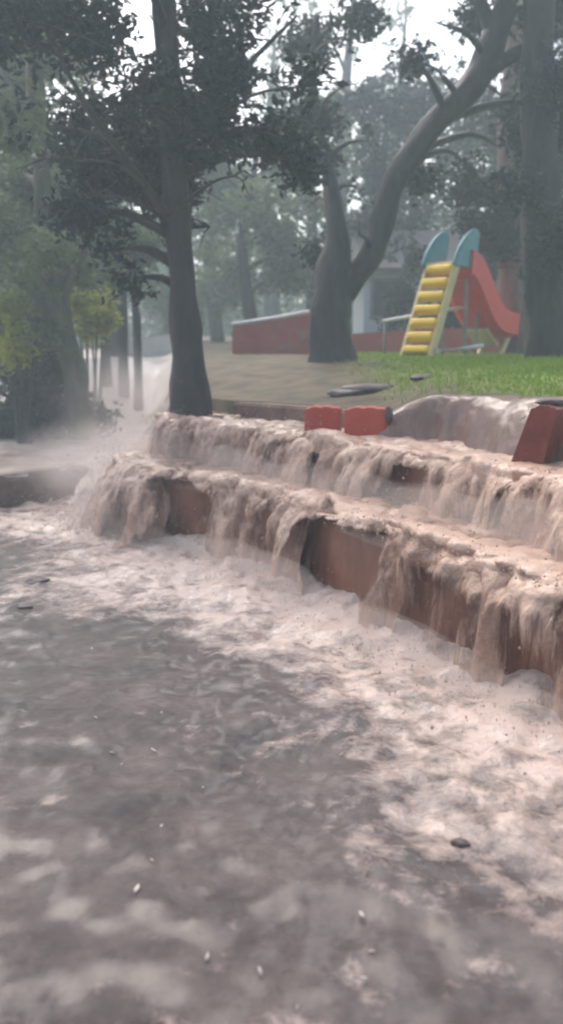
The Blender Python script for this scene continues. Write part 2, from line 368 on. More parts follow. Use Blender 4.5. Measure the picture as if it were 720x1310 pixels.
# ------------------------------------------------------------------ retaining steps
def step_wall(line, z0, z1, depth, name, label, m, rough=.02, seed=0, sub=9):
    nn = normals(line); q = line[::3]; nn = nn[::3]
    k = len(q); rows = []
    zs = z1(q[:, 0], q[:, 1]) if callable(z1) else np.full(k, z1)
    for j in range(sub + 1):
        f = j / sub; z = z0 + (zs - z0) * f
        off = rough * fbm(np.arange(k) * .35, z * 6, 0, seed + 3) + .0
        off = off - (.02 if j == sub else 0)
        rows.append(np.c_[q + nn * off[:, None], z])
    rows.append(np.c_[q - nn * depth, zs]); rows.append(np.c_[q - nn * depth, np.full(k, z0)])
    V = np.stack(rows, 1)       # k, rows, 3
    F = gridfaces(k, V.shape[1])
    V2 = V.reshape(-1, 3); m_ = V.shape[1]
    Fl = [tuple(f) for f in F]; Fl.append(tuple(range(m_))); Fl.append(tuple((k - 1) * m_ + i for i in range(m_))[::-1])
    o = npmesh(name, V2, Fl, m, None, False); tag(o, label, 'retaining wall')
    return o
step_wall(L1, -.06, T1, 1.0, 'retaining_wall', 'lowest brown retaining wall, bare in patches between the falls, directly above the flooded road', M['wall'], .014, 1)
step_wall(L2, T1 - .05, T2, .9, 'retaining_wall', 'middle retaining wall, almost wholly covered by muddy falls, between the lowest wall and the uppermost one', M['wall'], .014, 2)
step_wall(L3, T2 - .05, top3, .3, 'retaining_wall', 'uppermost low muddy retaining wall holding back the grass below the slide', M['mudwall'], .012, 3)

# ------------------------------------------------------------------ the flood on the road
def mindist(x, y, line):
    sh = x.shape; x = x.ravel(); y = y.ravel(); D = np.full(x.shape, 1e9); I = np.zeros(x.shape, int)
    for i in range(0, len(line), 2):
        d = (x - line[i, 0]) ** 2 + (y - line[i, 1]) ** 2; b = d < D; D[b] = d[b]; I[b] = i
    return np.sqrt(D).reshape(sh), I.reshape(sh)
xs = np.unique(np.r_[-60, -30, np.arange(-16, -4, .25), np.arange(-4, 3, .028), np.arange(3, 6, .3), 12, 30, 60])
yy = np.unique(np.r_[-30, -10, np.arange(-3, .6, .2), np.arange(.6, 9.2, .028), np.arange(9.2, 12, .1)])
X, Y = np.meshgrid(xs, yy, indexing='ij')
D, I = mindist(X, Y, L1); D2, _ = mindist(X, Y, resamp(LWx, .06, 3))
pxL, _ = topx(L1[:, 0], L1[:, 1], 0 * L1[:, 0]); wI = np.interp(pxL, [180, 300, 420, 520, 620, 720, 900], [1.3, 2.1, 1.2, .72, .8, 1.15, 1.1])[I]
wig = fbm(X * .9, Y * .9, 0, 51, 4, .6)
foam = 1.0 - D / (wI * (1 + .55 * wig))
foam = np.clip(foam, -.35, 1) ** 1
foam = np.where(foam > 0, .30 + .42 * np.minimum(foam * 1.5, 1), .30 + 1.3 * foam)
foam = np.maximum(foam, .75 - 1.1 * D2)
foam = np.clip(foam, -.2, 1.0)
rip0 = np.clip((foam - .2) / .3, 0, 1)
# broad pale tongue of water in front of the gap
gx, gy = -1.9, 8.0
foam = np.maximum(foam, .85 - .50 * np.hypot((X - gx) * .8, (Y - gy) * 1.0) + .22 * wig)
foam = foam + rip0 * .22 * fbm(X * 2.6 + wig, Y * 2.6, 0, 58, 4, .6)
foam = np.maximum(foam, -.06 + .26 * fbm(X * 2.3, Y * 1.2, 0, 57))
rip = np.clip((foam - .3) / .6, 0, 1)
Z = .03 + .009 * fbm(X * 4, Y * 4, 0, 61, 3) + .0085 * vnoise(X * 10, Y * 6.5, 0, 66) + .006 * vnoise(X * 17, Y * 12, 0, 67) + .004 * np.abs(vnoise(X * 6, Y * 4, 0, 68)) + rip * (.06 * fbm(X * 3.2, Y * 3.2, 0, 62, 4, .62) + .045 * np.abs(vnoise(X * 6 + 1.5 * wig, Y * 6, 0, 63)) + .02 * np.abs(vnoise(X * 13, Y * 13, 0, 65)))
Z += .05 * np.exp(-(D / .22) ** 2) * (1 + fbm(X * 5, Y * 5, 0, 64))
o = npmesh('flood_water', np.stack([X, Y, Z], -1).reshape(-1, 3), gridfaces(*X.shape), M['water'], attrs={'foam': foam}); tag(o, kind='structure')

# ------------------------------------------------------------------ falls over the steps
def cascade(line, z_low, z_top, tread, bare, name, seed, throw=.16, thick=.035, m=None, s0=0, foamb=.5, layers=2, lump=.05, amp=1.0):
    nn = normals(line); ns = len(line)
    S = np.arange(ns) * .03
    zt = z_top(line[:, 0], line[:, 1]) if callable(z_top) else np.full(ns, z_top)
    px, _ = topx(line[:, 0], line[:, 1], zt * .5 + z_low * .5)
    # dense along s
    up = 2; sI = np.linspace(0, ns - 1, ns * up)
    ii = np.arange(ns)
    Lx = np.interp(sI, ii, line[:, 0]); Ly = np.interp(sI, ii, line[:, 1]); Nx = np.interp(sI, ii, nn[:, 0]); Ny = np.interp(sI, ii, nn[:, 1])
    zt = np.interp(sI, ii, zt); px = np.interp(sI, ii, px); S = sI * .03
    Vs = []; Fs = []; fs = []; cs = []; base = 0
    for lay in range(layers):
        nt, nf, nr = 26, 46, 8
        a = np.linspace(1, 0, nt, endpoint=False)
        tau = np.linspace(0, 1, nf); rr = np.linspace(0, 1, nr + 1)[1:]
        th = throw * (1 + .9 * fbm(S * 1.8, lay * 7, 0, seed + 5, 3)) * (1 + .45 * lay)
        flow = thick * (1.4 + 1.0 * fbm(S * 2.2, lay * 3, 0, seed + 6, 3))
        flow = np.maximum(flow, .012)
        drop = zt - z_low
        off = np.concatenate([-(tread * a)[None] * np.ones((len(S), 1)), th[:, None] * (tau[None] ** .85), th[:, None] + rr[None] * .12], 1)
        zz = np.concatenate([(zt + flow)[:, None] * np.ones((1, nt)) + 0 * a[None], (zt + flow)[:, None] - (drop + flow - .02)[:, None] * tau[None] ** 1.9, (z_low + .02 - .03 * rr)[None, :] * np.ones((len(S), 1))], 1)
        T = np.r_[-(tread * a), tau * drop.mean() * 1.1, drop.mean() * 1.1 + rr * .12]
        SS = S[:, None] + 0 * T[None]; TT = T[None] + 0 * S[:, None]
        fall = sstep(-.12, .08, TT)
        # flow-aligned strands in the fall, round lumps on the treads
        st = fbm(SS * 4.5 + .5 * vnoise(SS * 2, TT * 2, 0, seed + 9), TT * 1.6, lay * 5, seed + 10, 4, .6)
        lu = fbm(SS * 3.2, TT * 3.2, lay * 5, seed + 11, 4, .6)
        bil = np.abs(vnoise(SS * 6, TT * 4, lay * 3, seed + 12)) + .28 * np.abs(vnoise(SS * 13, TT * 7, lay * 3, seed + 13))
        fine = fbm(SS * 16, TT * 5, lay, seed + 30, 3, .6); dn = amp * fall * (.075 * st + .06 * bil + .007 * fine) + lump * .5 * lu * fall
        dz = (1 - fall) * (lump * lu + lump * .5 * bil) + fall * .03 * lu
        lip = np.exp(-((TT + .02) / .13) ** 2)
        dz = dz + (1 - fall) * .009 * fbm(SS * 12, TT * 12, lay, seed + 31, 2) + lip * amp * (.03 + .06 * fbm(SS * 2.6, lay, 0, seed + 14, 3))
        off = off + dn; 
        Xw = Lx[:, None] + Nx[:, None] * off; Yw = Ly[:, None] + Ny[:, None] * off; Zw = zz + dz
        # coverage
        tn = np.clip(TT / drop.mean(), 0, 1.3)
        b, cut = bare(px[:, None] + 16 * vnoise(SS * 1.5, TT * 2.6, 0, seed + 41) + 9 * vnoise(SS * 6, TT * 5, 0, seed + 42))
        cov = 1.2 - b * 1.9 * sstep(cut - .12, cut + .1, tn + .15 * vnoise(SS * 5, TT * 3, 0, seed + 20))
        cov = cov + .75 * st - (.35 + .5 * tn if lay else 0) * 1.0
        cov = np.where(TT < 0, 1 if lay == 0 else cov, cov)
        keepv = (cov > -.35); cov = np.where((TT < 0) & (lay == 0), 2, cov)
        fo = foamb + .35 * st + .25 * lu + .3 * lip - .18 * fall * (1 - lip) + .25 * sstep(.75, 1.1, tn) + .1 * lay
        F = gridfaces(*Xw.shape); kv = keepv.ravel()
        F = F[kv[F].sum(1) >= 3]
        Vs.append(np.stack([Xw, Yw, Zw], -1).reshape(-1, 3)); Fs.append(F + base); fs.append(fo.ravel()); cs.append(cov.ravel()); base += Xw.size
    V = np.concatenate(Vs); F = np.concatenate(Fs); fo = np.concatenate(fs); cs = np.concatenate(cs)
    used = np.unique(F); re = np.zeros(len(V), int); re[used] = np.arange(len(used))
    o = npmesh(name, V[used], re[F], m or M['fall'], attrs={'foam': fo[used], 'cover': cs[used]}); tag(o, kind='structure')
    return o
def bare1(px):
    b = np.interp(px, [150, 205, 222, 262, 280, 415, 428, 482, 500, 520, 535, 640, 650, 664, 675, 700, 730, 800], [0, 0, .7, .7, .2, .15, .85, .8, 0, 0, .5, .5, .25, .25, .65, .7, .5, .3])
    c = np.interp(px, [150, 222, 262, 400, 428, 482, 535, 640, 730], [.3, .25, .3, .5, .32, .36, .5, .45, .4])
    return b, c
def bare2(px):
    b = np.interp(px, [150, 290, 330, 400, 425, 436, 500, 520, 550, 570, 640, 800], [0, .1, .35, .2, .75, .2, 0, .8, .7, .05, .12, .1])
    c = np.interp(px, [150, 330, 520, 800], [.4, .45, .45, .4]); return b, c
def bare3(px):
    b = np.interp(px, [100, 240, 380, 392, 498, 508, 648, 656, 680, 690, 720], [.9, .9, .9, 1, 1, 0, 0, 0, 0, 0, 0])
    c = np.interp(px, [100, 380, 500, 560, 660, 720], [-.3, -.3, -.3, .5, .0, .5]); return b, c
cascade(L1, .03, T1, .85, bare1, 'waterfall', 100, throw=.17, lump=.05)
cascade(L2, T1 + .04, T2, .8, bare2, 'waterfall', 200, throw=.15, lump=.045, foamb=.55)
n3 = np.argmin(abs(topx(L3[:, 0], L3[:, 1], 1.2)[0] - 506))
cascade(L3[n3:], T2 + .04, top3, .3, bare3, 'waterfall', 300, throw=.26, lump=.012, foamb=.16, layers=1, thick=.008, amp=.08, m=M['sheet'])

# spray: droplets and froth lumps thrown up where the water lands and over the lips
def spray(name, n, smin, smax):
    ico = bmesh.new(); bmesh.ops.create_icosphere(ico, subdivisions=1, radius=1); ico.verts.ensure_lookup_table()
    iv = np.array([v.co[:] for v in ico.verts]); fi = np.array([[v.index for v in f.verts] for f in ico.faces]); ico.free()
    Vs = []; Fs = []
    spec = [(L1, .05, .45, .32), (L1, T1 + .05, .10, .28), (L2, T1 + .1, .25, .2), (L2, T2 + .05, .05, .25)]
    cen = []
    for line, z, outw, frac in spec:
        k = int(n * frac); nn = normals(line); i = rng.integers(0, int(len(line) * .8), k)
        clump = np.clip(fbm(i * .03 * 1.5, z * 9, 0, 77, 3) * 1.6 + .5, .05, 1.3)
        o_ = rng.normal(outw * .5, outw * .5 + .05, k); h = rng.exponential(.055, k) * clump
        cen.append(np.c_[line[i] + nn[i] * o_[:, None], z + h])
    k = int(n * .5)       # boiling heap at the left end
    cen.append(np.c_[rng.normal(-1.55, .36, k), rng.normal(7.75, .5, k), .10 + rng.exponential(.17, k)])
    C = np.concatenate(cen); s = smin * (smax / smin) ** (rng.random(len(C)) ** 2.2)
    sc = np.stack([s * rng.uniform(.7, 1.3, len(C)), s * rng.uniform(.7, 1.3, len(C)), s * rng.uniform(.8, 2.0, len(C))], 1)
    V = (C[:, None] + iv[None] * sc[:, None]).reshape(-1, 3)
    F = (fi[None] + (np.arange(len(C)) * len(iv))[:, None, None]).reshape(-1, 3)
    return npmesh(name, V, F, M['froth'], attrs={'foam': np.full(len(V), .75)})
o = spray('spray', 14000, .0018, .0055); tag(o, 'muddy droplets thrown up along the falls', 'spray', kind='stuff')

# local splash mist over the left end of the steps
def mistball(c, r, dens, seed):
    bm = bmesh.new(); bmesh.ops.create_icosphere(bm, subdivisions=4, radius=1)
    for v in bm.verts:
        k = 1 + .25 * float(fbm(v.co.x * 1.3, v.co.y * 1.3, v.co.z * 1.3, seed, 2)); v.co = Vector((v.co.x * r[0] * k, v.co.y * r[1] * k, v.co.z * r[2] * k))
    m = bpy.data.materials.new('splash_mist'); m.use_nodes = True; N = m.node_tree.nodes; N.clear(); L = m.node_tree.links
    out = N.new('ShaderNodeOutputMaterial'); pv = N.new('ShaderNodeVolumePrincipled'); L.new(pv.outputs[0], out.inputs['Volume'])
    tc = N.new('ShaderNodeTexCoord'); vm = N.new('ShaderNodeVectorMath'); vm.operation = 'DIVIDE'; vm.inputs[1].default_value = r; L.new(tc.outputs['Object'], vm.inputs[0])
    ln = N.new('ShaderNodeVectorMath'); ln.operation = 'LENGTH'; L.new(vm.outputs[0], ln.inputs[0])
    mr = N.new('ShaderNodeMapRange'); mr.interpolation_type = 'SMOOTHSTEP'; L.new(ln.outputs['Value'], mr.inputs[0]); mr.inputs[1].default_value = .1; mr.inputs[2].default_value = .85; mr.inputs[3].default_value = dens; mr.inputs[4].default_value = 0
    nz = N.new('ShaderNodeTexNoise'); nz.inputs['Scale'].default_value = 2.5; nz.inputs['Detail'].default_value = 2; L.new(tc.outputs['Object'], nz.inputs['Vector'])
    r2 = N.new('ShaderNodeMapRange'); L.new(nz.outputs['Fac'], r2.inputs[0]); r2.inputs[1].default_value = .35; r2.inputs[2].default_value = .65; r2.inputs[3].default_value = .35; r2.inputs[4].default_value = 1.4
    mm = N.new('ShaderNodeMath'); mm.operation = 'MULTIPLY'; L.new(mr.outputs[0], mm.inputs[0]); L.new(r2.outputs[0], mm.inputs[1]); L.new(mm.outputs[0], pv.inputs['Density'])
    pv.inputs['Color'].default_value = (.93, .84, .80, 1); pv.inputs['Anisotropy'].default_value = .1
    o = bmobj('mist', bm, m, smooth=True); o.location = c; return o
def mist_band(line, z, outw, rad, dens, seed, label, i1):
    nn = normals(line); q = line[:i1:4]; nn = nn[:i1:4]; k = len(q)
    pth = [(a[0] + b[0] * outw, a[1] + b[1] * outw, z + .06 * float(vnoise(i * .21, 1, 0, seed))) for i, (a, b) in enumerate(zip(q, nn))]
    rd = [rad * (1 + .45 * float(fbm(i * .17, 5, 0, seed, 3))) * min(1, .35 + i * .12, .35 + (k - 1 - i) * .12) for i in range(k)]
    V, F = tube(pth, rd, 14, wob=.2, seed=seed)
    m = bpy.data.materials.new('spray_mist'); m.use_nodes = True; N = m.node_tree.nodes; N.clear()
    out = N.new('ShaderNodeOutputMaterial'); pv = N.new('ShaderNodeVolumePrincipled'); m.node_tree.links.new(pv.outputs[0], out.inputs['Volume'])
    pv.inputs['Color'].default_value = (.93, .84, .79, 1); pv.inputs['Density'].default_value = dens
    o = npmesh('mist', np.array(V), F, m); tag(o, label, 'mist', kind='stuff')
mist_band(L1, .06, .30, .20, .8, 1, 'thin beige mist along the foot of the lowest wall', int(len(L1) * .75))
mist_band(L2, T1 + .10, .28, .20, .9, 2, 'thin beige mist along the foot of the middle wall', int(len(L2) * .75))
MISTS = [((-1.3, 7.5, .35), (1.2, .9, .55), 1.2, 1), ((-1.9, 8.8, .55), (1.2, 1.2, .6), 1.3, 3), ((-2.6, 13.6, .9), (1.5, 3.6, 1.1), .42, 2)]
for k, (c, r, d, s_) in enumerate(MISTS):
    o = mistball(c, r, d, s_); tag(o, ['beige splash mist hanging over the left end of the steps', 'thin splash mist above the gap between low wall and steps', 'pale mist over the stream behind the steps'][k], 'mist', kind='stuff')

# ------------------------------------------------------------------ low wall on the left
k = 40; q = np.array([np.interp(np.linspace(0, 1, k), np.linspace(0, 1, len(LWx)), LWx[:, j]) for j in (0, 1)]).T
q = resamp(LWx, .12, 3)
mb = MB(); rows = []
nn = normals(q); nn = -nn if nn[len(nn) // 2][1] > 0 else nn
for (o_, z) in [(.0, -.05), (.02, .15), (.0, .31), (-.05, .37), (-.22, .37), (-.25, -.05)]:
    w = .02 * fbm(np.arange(len(q)) * .4, z * 9, o_ * 20, 71); rows.append(np.c_[q + nn * (o_ + w)[:, None], z + w * .8])
V = np.stack(rows, 1); F = [tuple(f) for f in gridfaces(len(q), 6)]; F.append(tuple(range(6))); F.append(tuple((len(q) - 1) * 6 + i for i in range(6))[::-1])
o = npmesh('low_wall', V.reshape(-1, 3), F, M['darkwall'], None, False); tag(o, 'low dark stone wall on the left with a bright line of foam along its foot', 'wall')

# ------------------------------------------------------------------ red blocks on the upper step
def red_block(px0, px1, topy, Yd, label, lean=0, slant=0.0, m_='redwall'):
    a = at(px0, topy, Yd); b = at(px1, topy, Yd); w = b[0] - a[0]; c = (a + b) / 2; c[2] = T2 - .02; h = a[2] - c[2]
    bm = bmesh.new(); n = 9; prof = []
    for i in range(n + 1):
        t = i / n; x = (t - .5) * w; prof.append((x, h - .022 * abs(2 * t - 1) ** 4 - .008 * (i % 3 == 1)))
    fr = [(-w / 2, 0)] + prof + [(w / 2, 0)]
    fr = [(x + slant * (z / h - .5) * (1 if x > 0 else 1.6), z) for x, z in fr]; vf = [bm.verts.new((x, 0, z)) for x, z in fr]; vb = [bm.verts.new((x, .22, z)) for x, z in fr]
    bm.faces.new(vf); bm.faces.new(vb[::-1])
    for i in range(len(fr)): j = (i + 1) % len(fr); bm.faces.new((vf[i], vb[i], vb[j], vf[j]))
    o = bmobj('concrete_block', bm, M[m_]); o.location = c; o.rotation_euler = (0, 0, lean)
    m = o.modifiers.new('bevel', 'BEVEL'); m.width = .008; m.segments = 2
    return tag(o, label, 'concrete block', 'red blocks at the edge of the grass')
red_block(389, 435, 520, 6.85, 'red painted block with rounded top, left one of the pair above the middle falls', R(-8))
red_block(440, 494, 521, 6.55, 'red painted block beside the dark stump, right one of the pair above the middle falls', R(-12))
red_block(664, 704, 518, 4.93, 'dark red block near the right edge with muddy water washing over its side', R(-40), .09, 'darkred')
def blob(name, c, r, m, seed, parent=None, rough=.35, sub=3):
    bm = bmesh.new(); bmesh.ops.create_icosphere(bm, subdivisions=sub, radius=1)
    for v in bm.verts:
        k = 1 + rough * float(fbm(v.co.x * 1.6, v.co.y * 1.6, v.co.z * 1.6, seed, 3)); v.co = Vector((v.co.x * r[0] * k, v.co.y * r[1] * k, v.co.z * r[2] * k))
    o = bmobj(name, bm, m, parent, True); o.location = [float(a) for a in c]; return o
o = blob('stump', at(497, 531, 6.5), (.035, .04, .07), M['stone'], 3); tag(o, 'small dark stump at the right end of the red blocks', 'stump')
o = blob('stone', at(706, 515, 5.0), (.09, .07, .025), M['stone'], 4); tag(o, 'flat dark stone lying on the uppermost wall at the right edge', 'stone')
for i, (x, y, w, h) in enumerate([(470, 484, .28, .06), (445, 489, .2, .05), (540, 478, .12, .04)]):
    gy = 9.0
    for _ in range(12):
        d = ray(x, y); gy_z = float(ground_z(d[0] / d[1] * gy, gy)); 
        ang = d[2] / d[1]; gy = np.clip((gy_z - EYE) / ang, 6.8, 16) * .5 + gy * .5
    X_ = ray(x, y)[0] / ray(x, y)[1] * gy
    o = blob('stone', (X_, gy, float(ground_z(X_, gy)) + .01), (w, w * .7, h), M['stone'], 10 + i)
    tag(o, ['largest flat dark stone in the mud left of the slide ladder', 'smaller flat dark stone in the mud nearest the falls', 'little dark stone in the grass right below the slide ladder'][i], 'stone', 'dark stones in the mud')
# stones and flecks on the flooded road
for i, (x, y, w) in enumerate([(50, 745, .085), (32, 778, .045), (185, 663, .07), (588, 1080, .028)]):
    p = P(x, y, .03); o = blob('stone', (p[0], p[1], .035), (w, w * .7, w * .35), M['stone'], 30 + i, rough=.6)
    if i == 2: o.location.z = .12; o.scale = (1, 1, 3.4)
    tag(o, ['dark stone showing above the flood left of the falls', 'small dark stone in the flood near the left edge', 'upright dark rock standing in the splash at the left end of the steps', 'round brown stone in the foam at lower right'][i], 'stone')
def fleck_mesh():
    bm = bmesh.new(); pr = [(0, -.5), (.16, -.25), (.22, .05), (.12, .35), (0, .55), (-.14, .3), (-.22, 0), (-.12, -.3)]
    c = bm.verts.new((.03, .06, .05)); vs = [bm.verts.new((x, y, .03 * ((i % 2) * 2 - 1))) for i, (x, y) in enumerate([(x * random.uniform(.7, 1.5), y * random.uniform(.8, 1.2)) for x, y in pr])]; d = bm.verts.new((0, 0, .02))
    for i in range(8): bm.faces.new((vs[i], vs[(i + 1) % 8], c)); bm.faces.new((vs[(i + 1) % 8], vs[i], d))
    return bm
f0 = bmobj('floating_leaf', fleck_mesh(), M['fleck'], smooth=True)
FL = [(175, 1138, .045), (143, 963, .045), (197, 960, .04), (131, 1064, .035), (207, 1057, .025), (195, 1101, .03), (265, 1225, .03), (260, 1008, .035), (437, 965, .045), (156, 978, .025),
      (463, 1171, .035), (466, 1252, .03), (475, 1218, .028), (565, 1143, .035), (333, 1243, .03), (207, 912, .02), (123, 918, .02), (440, 1130, .03), (380, 1290, .03), (118, 830, .03)]
for i, (x, y, s) in enumerate(FL):
    o = f0 if i == 0 else link(f0.copy())
    p = P(x, y, .035); o.location = (p[0], p[1], .038); o.scale = (s * random.uniform(.3, 1.2), s * random.uniform(.5, 1.2), s * .5); o.rotation_euler = (random.uniform(-.3, .3), random.uniform(-.3, .3), random.uniform(0, 6.3))
    tag(o, 'small pale leaf floating on the grey flooded road', 'leaf', 'pale leaves floating on the road')

# ------------------------------------------------------------------ back wall, rails, pale wall, hut
def ribbon_wall(name, top, bot, Yd, th, m, parent=None):
    V = []; F = []
    for (x, y), (x2, y2), yd in zip(top, bot, Yd):
        a = at(x, y, yd); b = at(x2, y2, yd); V += [a, a + [0, th, 0], b + [0, th, 0] - [0, 0, .2], b - [0, 0, .2]]
    n = len(top)
    for i in range(n - 1):
        for k in range(4): F.append((i * 4 + k, i * 4 + (k + 1) % 4, (i + 1) * 4 + (k + 1) % 4, (i + 1) * 4 + k))
    F.append((3, 2, 1, 0)); F.append(tuple((n - 1) * 4 + k for k in range(4)))
    return npmesh(name, np.array(V), F, m, parent, False)
t = empty('boundary_wall', at(350, 460, 16)); tag(t, 'faded red boundary wall with a white pipe along its top, left of the forked tree', 'wall')
def reparent(o, t): o.parent = t; o.location = o.location - t.location; return o
o = ribbon_wall('wall', [(297, 417), (350, 409), (404, 400)], [(297, 467), (350, 464), (404, 460)], [16, 16.1, 16.2], .2, M['backwall']); reparent(o, t)
mb = MB(); mb.tube([at(297, 415, 15.96), at(350, 407, 16.06), at(404, 397, 16.16)], .035, 8); o = mb.build('top_rail', M['white'], smooth=True); reparent(o, t)
t = empty('boundary_wall', at(540, 455, 17)); tag(t, 'long low red brown wall running behind the slide, partly hidden by the forked tree', 'wall')
o = ribbon_wall('wall', [(432, 428), (520, 422), (640, 418)], [(432, 458), (520, 456), (640, 452)], [17, 17, 17], .2, M['backwall']); reparent(o, t)
t = empty('handrail', at(550, 458, 14.6)); tag(t, 'slanting white pipe handrail passing behind the yellow ladder of the slide', 'handrail')
mb = MB(); mb.tube([at(489, 411, 14.6), at(614, 389, 14.3)], .028, 8); o = mb.build('rail', M['white'], smooth=True); reparent(o, t)
for x, y in ((492, 411), (610, 390)):
    a = at(x, y, 14.6 if x < 500 else 14.3); mb = MB(); mb.tube([a - [0, 0, .01], [a[0], a[1], ground_z(a[0], a[1]) - .1]], .02, 8); o = mb.build('post', M['grey'], smooth=True); reparent(o, t)
o = ribbon_wall('low_wall', [(160, 434), (195, 430), (232, 426)], [(160, 447), (195, 447), (232, 446)], [24, 24, 24], .25, M['palewall']); tag(o, 'short pale wall far behind the stream, seen left of the main trunk', 'wall')
# pale hut behind the trees on the right
HY = 19.8; hb = at(600, 452, HY); t = empty('hut', hb); tag(t, 'pale blue hut with a dark roof half hidden behind the slide and the trees', 'hut')
a = at(466, 342, HY); b = at(684, 342, HY); w = b[0] - a[0]; h = a[2] - hb[2] + .3; cx = (a[0] + b[0]) / 2 - hb[0]
mb = MB(); mb.box((cx, 1.5, h / 2 - .3), (w, 3, h)); mb.build('wall', M['hut'], t)
mb = MB(); V = [(cx - w / 2 - .3, -.4, h - .35), (cx + w / 2 + .3, -.4, h - .35), (cx + w / 2 + .3, 3.4, h - .35), (cx - w / 2 - .3, 3.4, h - .35), (cx - w / 2 - .1, 1.5, h + .7), (cx + w / 2 + .1, 1.5, h + .7)]
mb.add(V, [(0, 1, 5, 4), (2, 3, 4, 5), (0, 4, 3), (1, 2, 5), (3, 2, 1, 0)]); mb.build('roof', M['roof'], t)
for kx in (-.36, .05, .36):
    mb = MB(); mb.box((cx + kx * w, -.02, h * .55), (.8, .05, .9)); f = mb.build('window', M['grey'], t)
    mb = MB(); mb.box((cx + kx * w, -.055, h * .55), (.66, .02, .76)); mb.build('pane', M['roof'], f)

# ------------------------------------------------------------------ the slide
sb = P(532, 459, 1.6 - 13 * math.tan(R(.2))); sb = at(532, 459, 13.0); sb[2] = float(ground_z(sb[0], 13.0)) - .02
t = empty('playground_slide', sb); tag(t, 'playground slide with yellow ladder, teal side guards and red chute on the grass', 'slide')
A = np.array([.62, .785, 0]); Wd = np.array([.785, -.62, 0]); U3 = np.array([0, 0, 1.])
def S(a, w, z): return A * a + Wd * w + U3 * z
GL = .35; HW = .235; TOP = 1.44
lean = np.array([.74, TOP]); ld = lean / np.linalg.norm(lean)
LA = A * ld[0] + U3 * ld[1]; LN = A * -ld[1] + U3 * ld[0]        # along the ladder / outwards
for sgn in (-1, 1):
    mb = MB(); c = S(.37, sgn * HW, TOP / 2); mb.box(c, (.06, .16, np.linalg.norm(lean)), (Wd, LN, LA)); mb.build('ladder_side', M['cream'], t, bevel=.02)
for i in range(7):
    f = (i + .55) / 7.1; mb = MB(); c = S(lean[0] * f, 0, lean[1] * f)
    mb.box(c + LN * .03, (HW * 2 - .04, .17, .115), (Wd, LN, LA)); mb.build('step', M['yellow'], t, bevel=.03)
mb = MB(); mb.box(S(.95, 0, TOP), (HW * 2 + .06, .5, .06), (Wd, A, U3)); mb.build('platform', M['cream'], t, bevel=.015)
# teal guards: leaning rounded arches with thickness
for sgn in (-1, 1):
    prof = [(.60, TOP - .05), (.66, TOP + .18), (.80, TOP + .38), (.98, TOP + .50), (1.12, TOP + .52), (1.20, TOP + .45), (1.24, TOP + .25), (1.26, TOP - .05)]
    bm = bmesh.new(); 
    v1 = [bm.verts.new(S(a + GL * (z - TOP), sgn * (HW + .03) - .03, z)) for a, z in prof]; v2 = [bm.verts.new(S(a + GL * (z - TOP), sgn * (HW + .03) + .03, z)) for a, z in prof]
    bm.faces.new(v1); bm.faces.new(v2[::-1])
    for i in range(len(prof)): j = (i + 1) % len(prof); bm.faces.new((v1[i], v2[i], v2[j], v1[j]))
    o = bmobj('side_guard', bm, M['teal'], t); m = o.modifiers.new('bevel', 'BEVEL'); m.width = .012; m.segments = 2
    mb = MB(); pth, rd = smoothpath([S(a + GL * (z - TOP), sgn * (HW + .03), z + .01) for a, z in prof], [.028] * len(prof), 4); mb.tube(pth, rd, 8); mb.build('guard_rim', M['teal'], o, smooth=True)
# chute
ch = [(1.08, TOP + .02), (1.22, TOP), (1.42, TOP - .10), (1.65, TOP - .30), (1.9, TOP - .54), (2.15, TOP - .72), (2.4, TOP - .82), (2.7, TOP - .86), (2.95, TOP - .87)]
pc, _ = smoothpath([np.array([a, 0, z]) for a, z in ch], [1] * len(ch), 4)
sec = [(-.34, .20), (-.30, .20), (-.27, .02), (-.16, -.01), (.16, -.01), (.27, .02), (.30, .20), (.34, .20), (.33, -.16), (.2, -.23), (-.2, -.23), (-.33, -.16)]
V = []
for i, p in enumerate(pc):
    q0 = pc[max(i - 1, 0)]; q1 = pc[min(i + 1, len(pc) - 1)]; d = q1 - q0; d /= np.linalg.norm(d); nrm = np.array([-d[2], 0, d[0]])
    for w, h in sec: V.append(S(p[0] + nrm[0] * h, w, p[2] + nrm[2] * h))
ns = len(sec); F = [(i * ns + k, i * ns + (k + 1) % ns, (i + 1) * ns + (k + 1) % ns, (i + 1) * ns + k) for i in range(len(pc) - 1) for k in range(ns)]
F.append(tuple(range(ns))[::-1]); F.append(tuple((len(pc) - 1) * ns + k for k in range(ns)))
npmesh('chute', np.array(V), F, M['red'], t, False)
for sgn in (-1, 1):
    mb = MB(); pth, rd = smoothpath([S(2.92, sgn * .2, TOP - .95), S(2.75, sgn * .2, .3), S(2.45, sgn * .2, .03), S(1.95, sgn * .2, .02)], [.05, .05, .05, .04], 4); mb.tube(pth, rd, 8)
    mb.build('support', M['cream'], t, smooth=True)
mb = MB(); mb.box(S(2.2, 0, .36), (.40, .5, .05), (Wd, A * .85 + U3 * -.5, U3 * .85 + A * .5)); mb.build('brace_panel', M['cream'], t, bevel=.01)
mb = MB(); mb.tube([S(.05, .3, .13), S(1.0, .28, .16), S(1.75, .24, .22)], .035, 8); mb.build('base_rail', M['white'], t, smooth=True)
for sgn in (-1, 1):
    mb = MB(); mb.tube([S(1.15, sgn * .2, TOP), S(1.2, sgn * .2, 0)], .028, 8); mb.build('post', M['grey'], t, smooth=True)

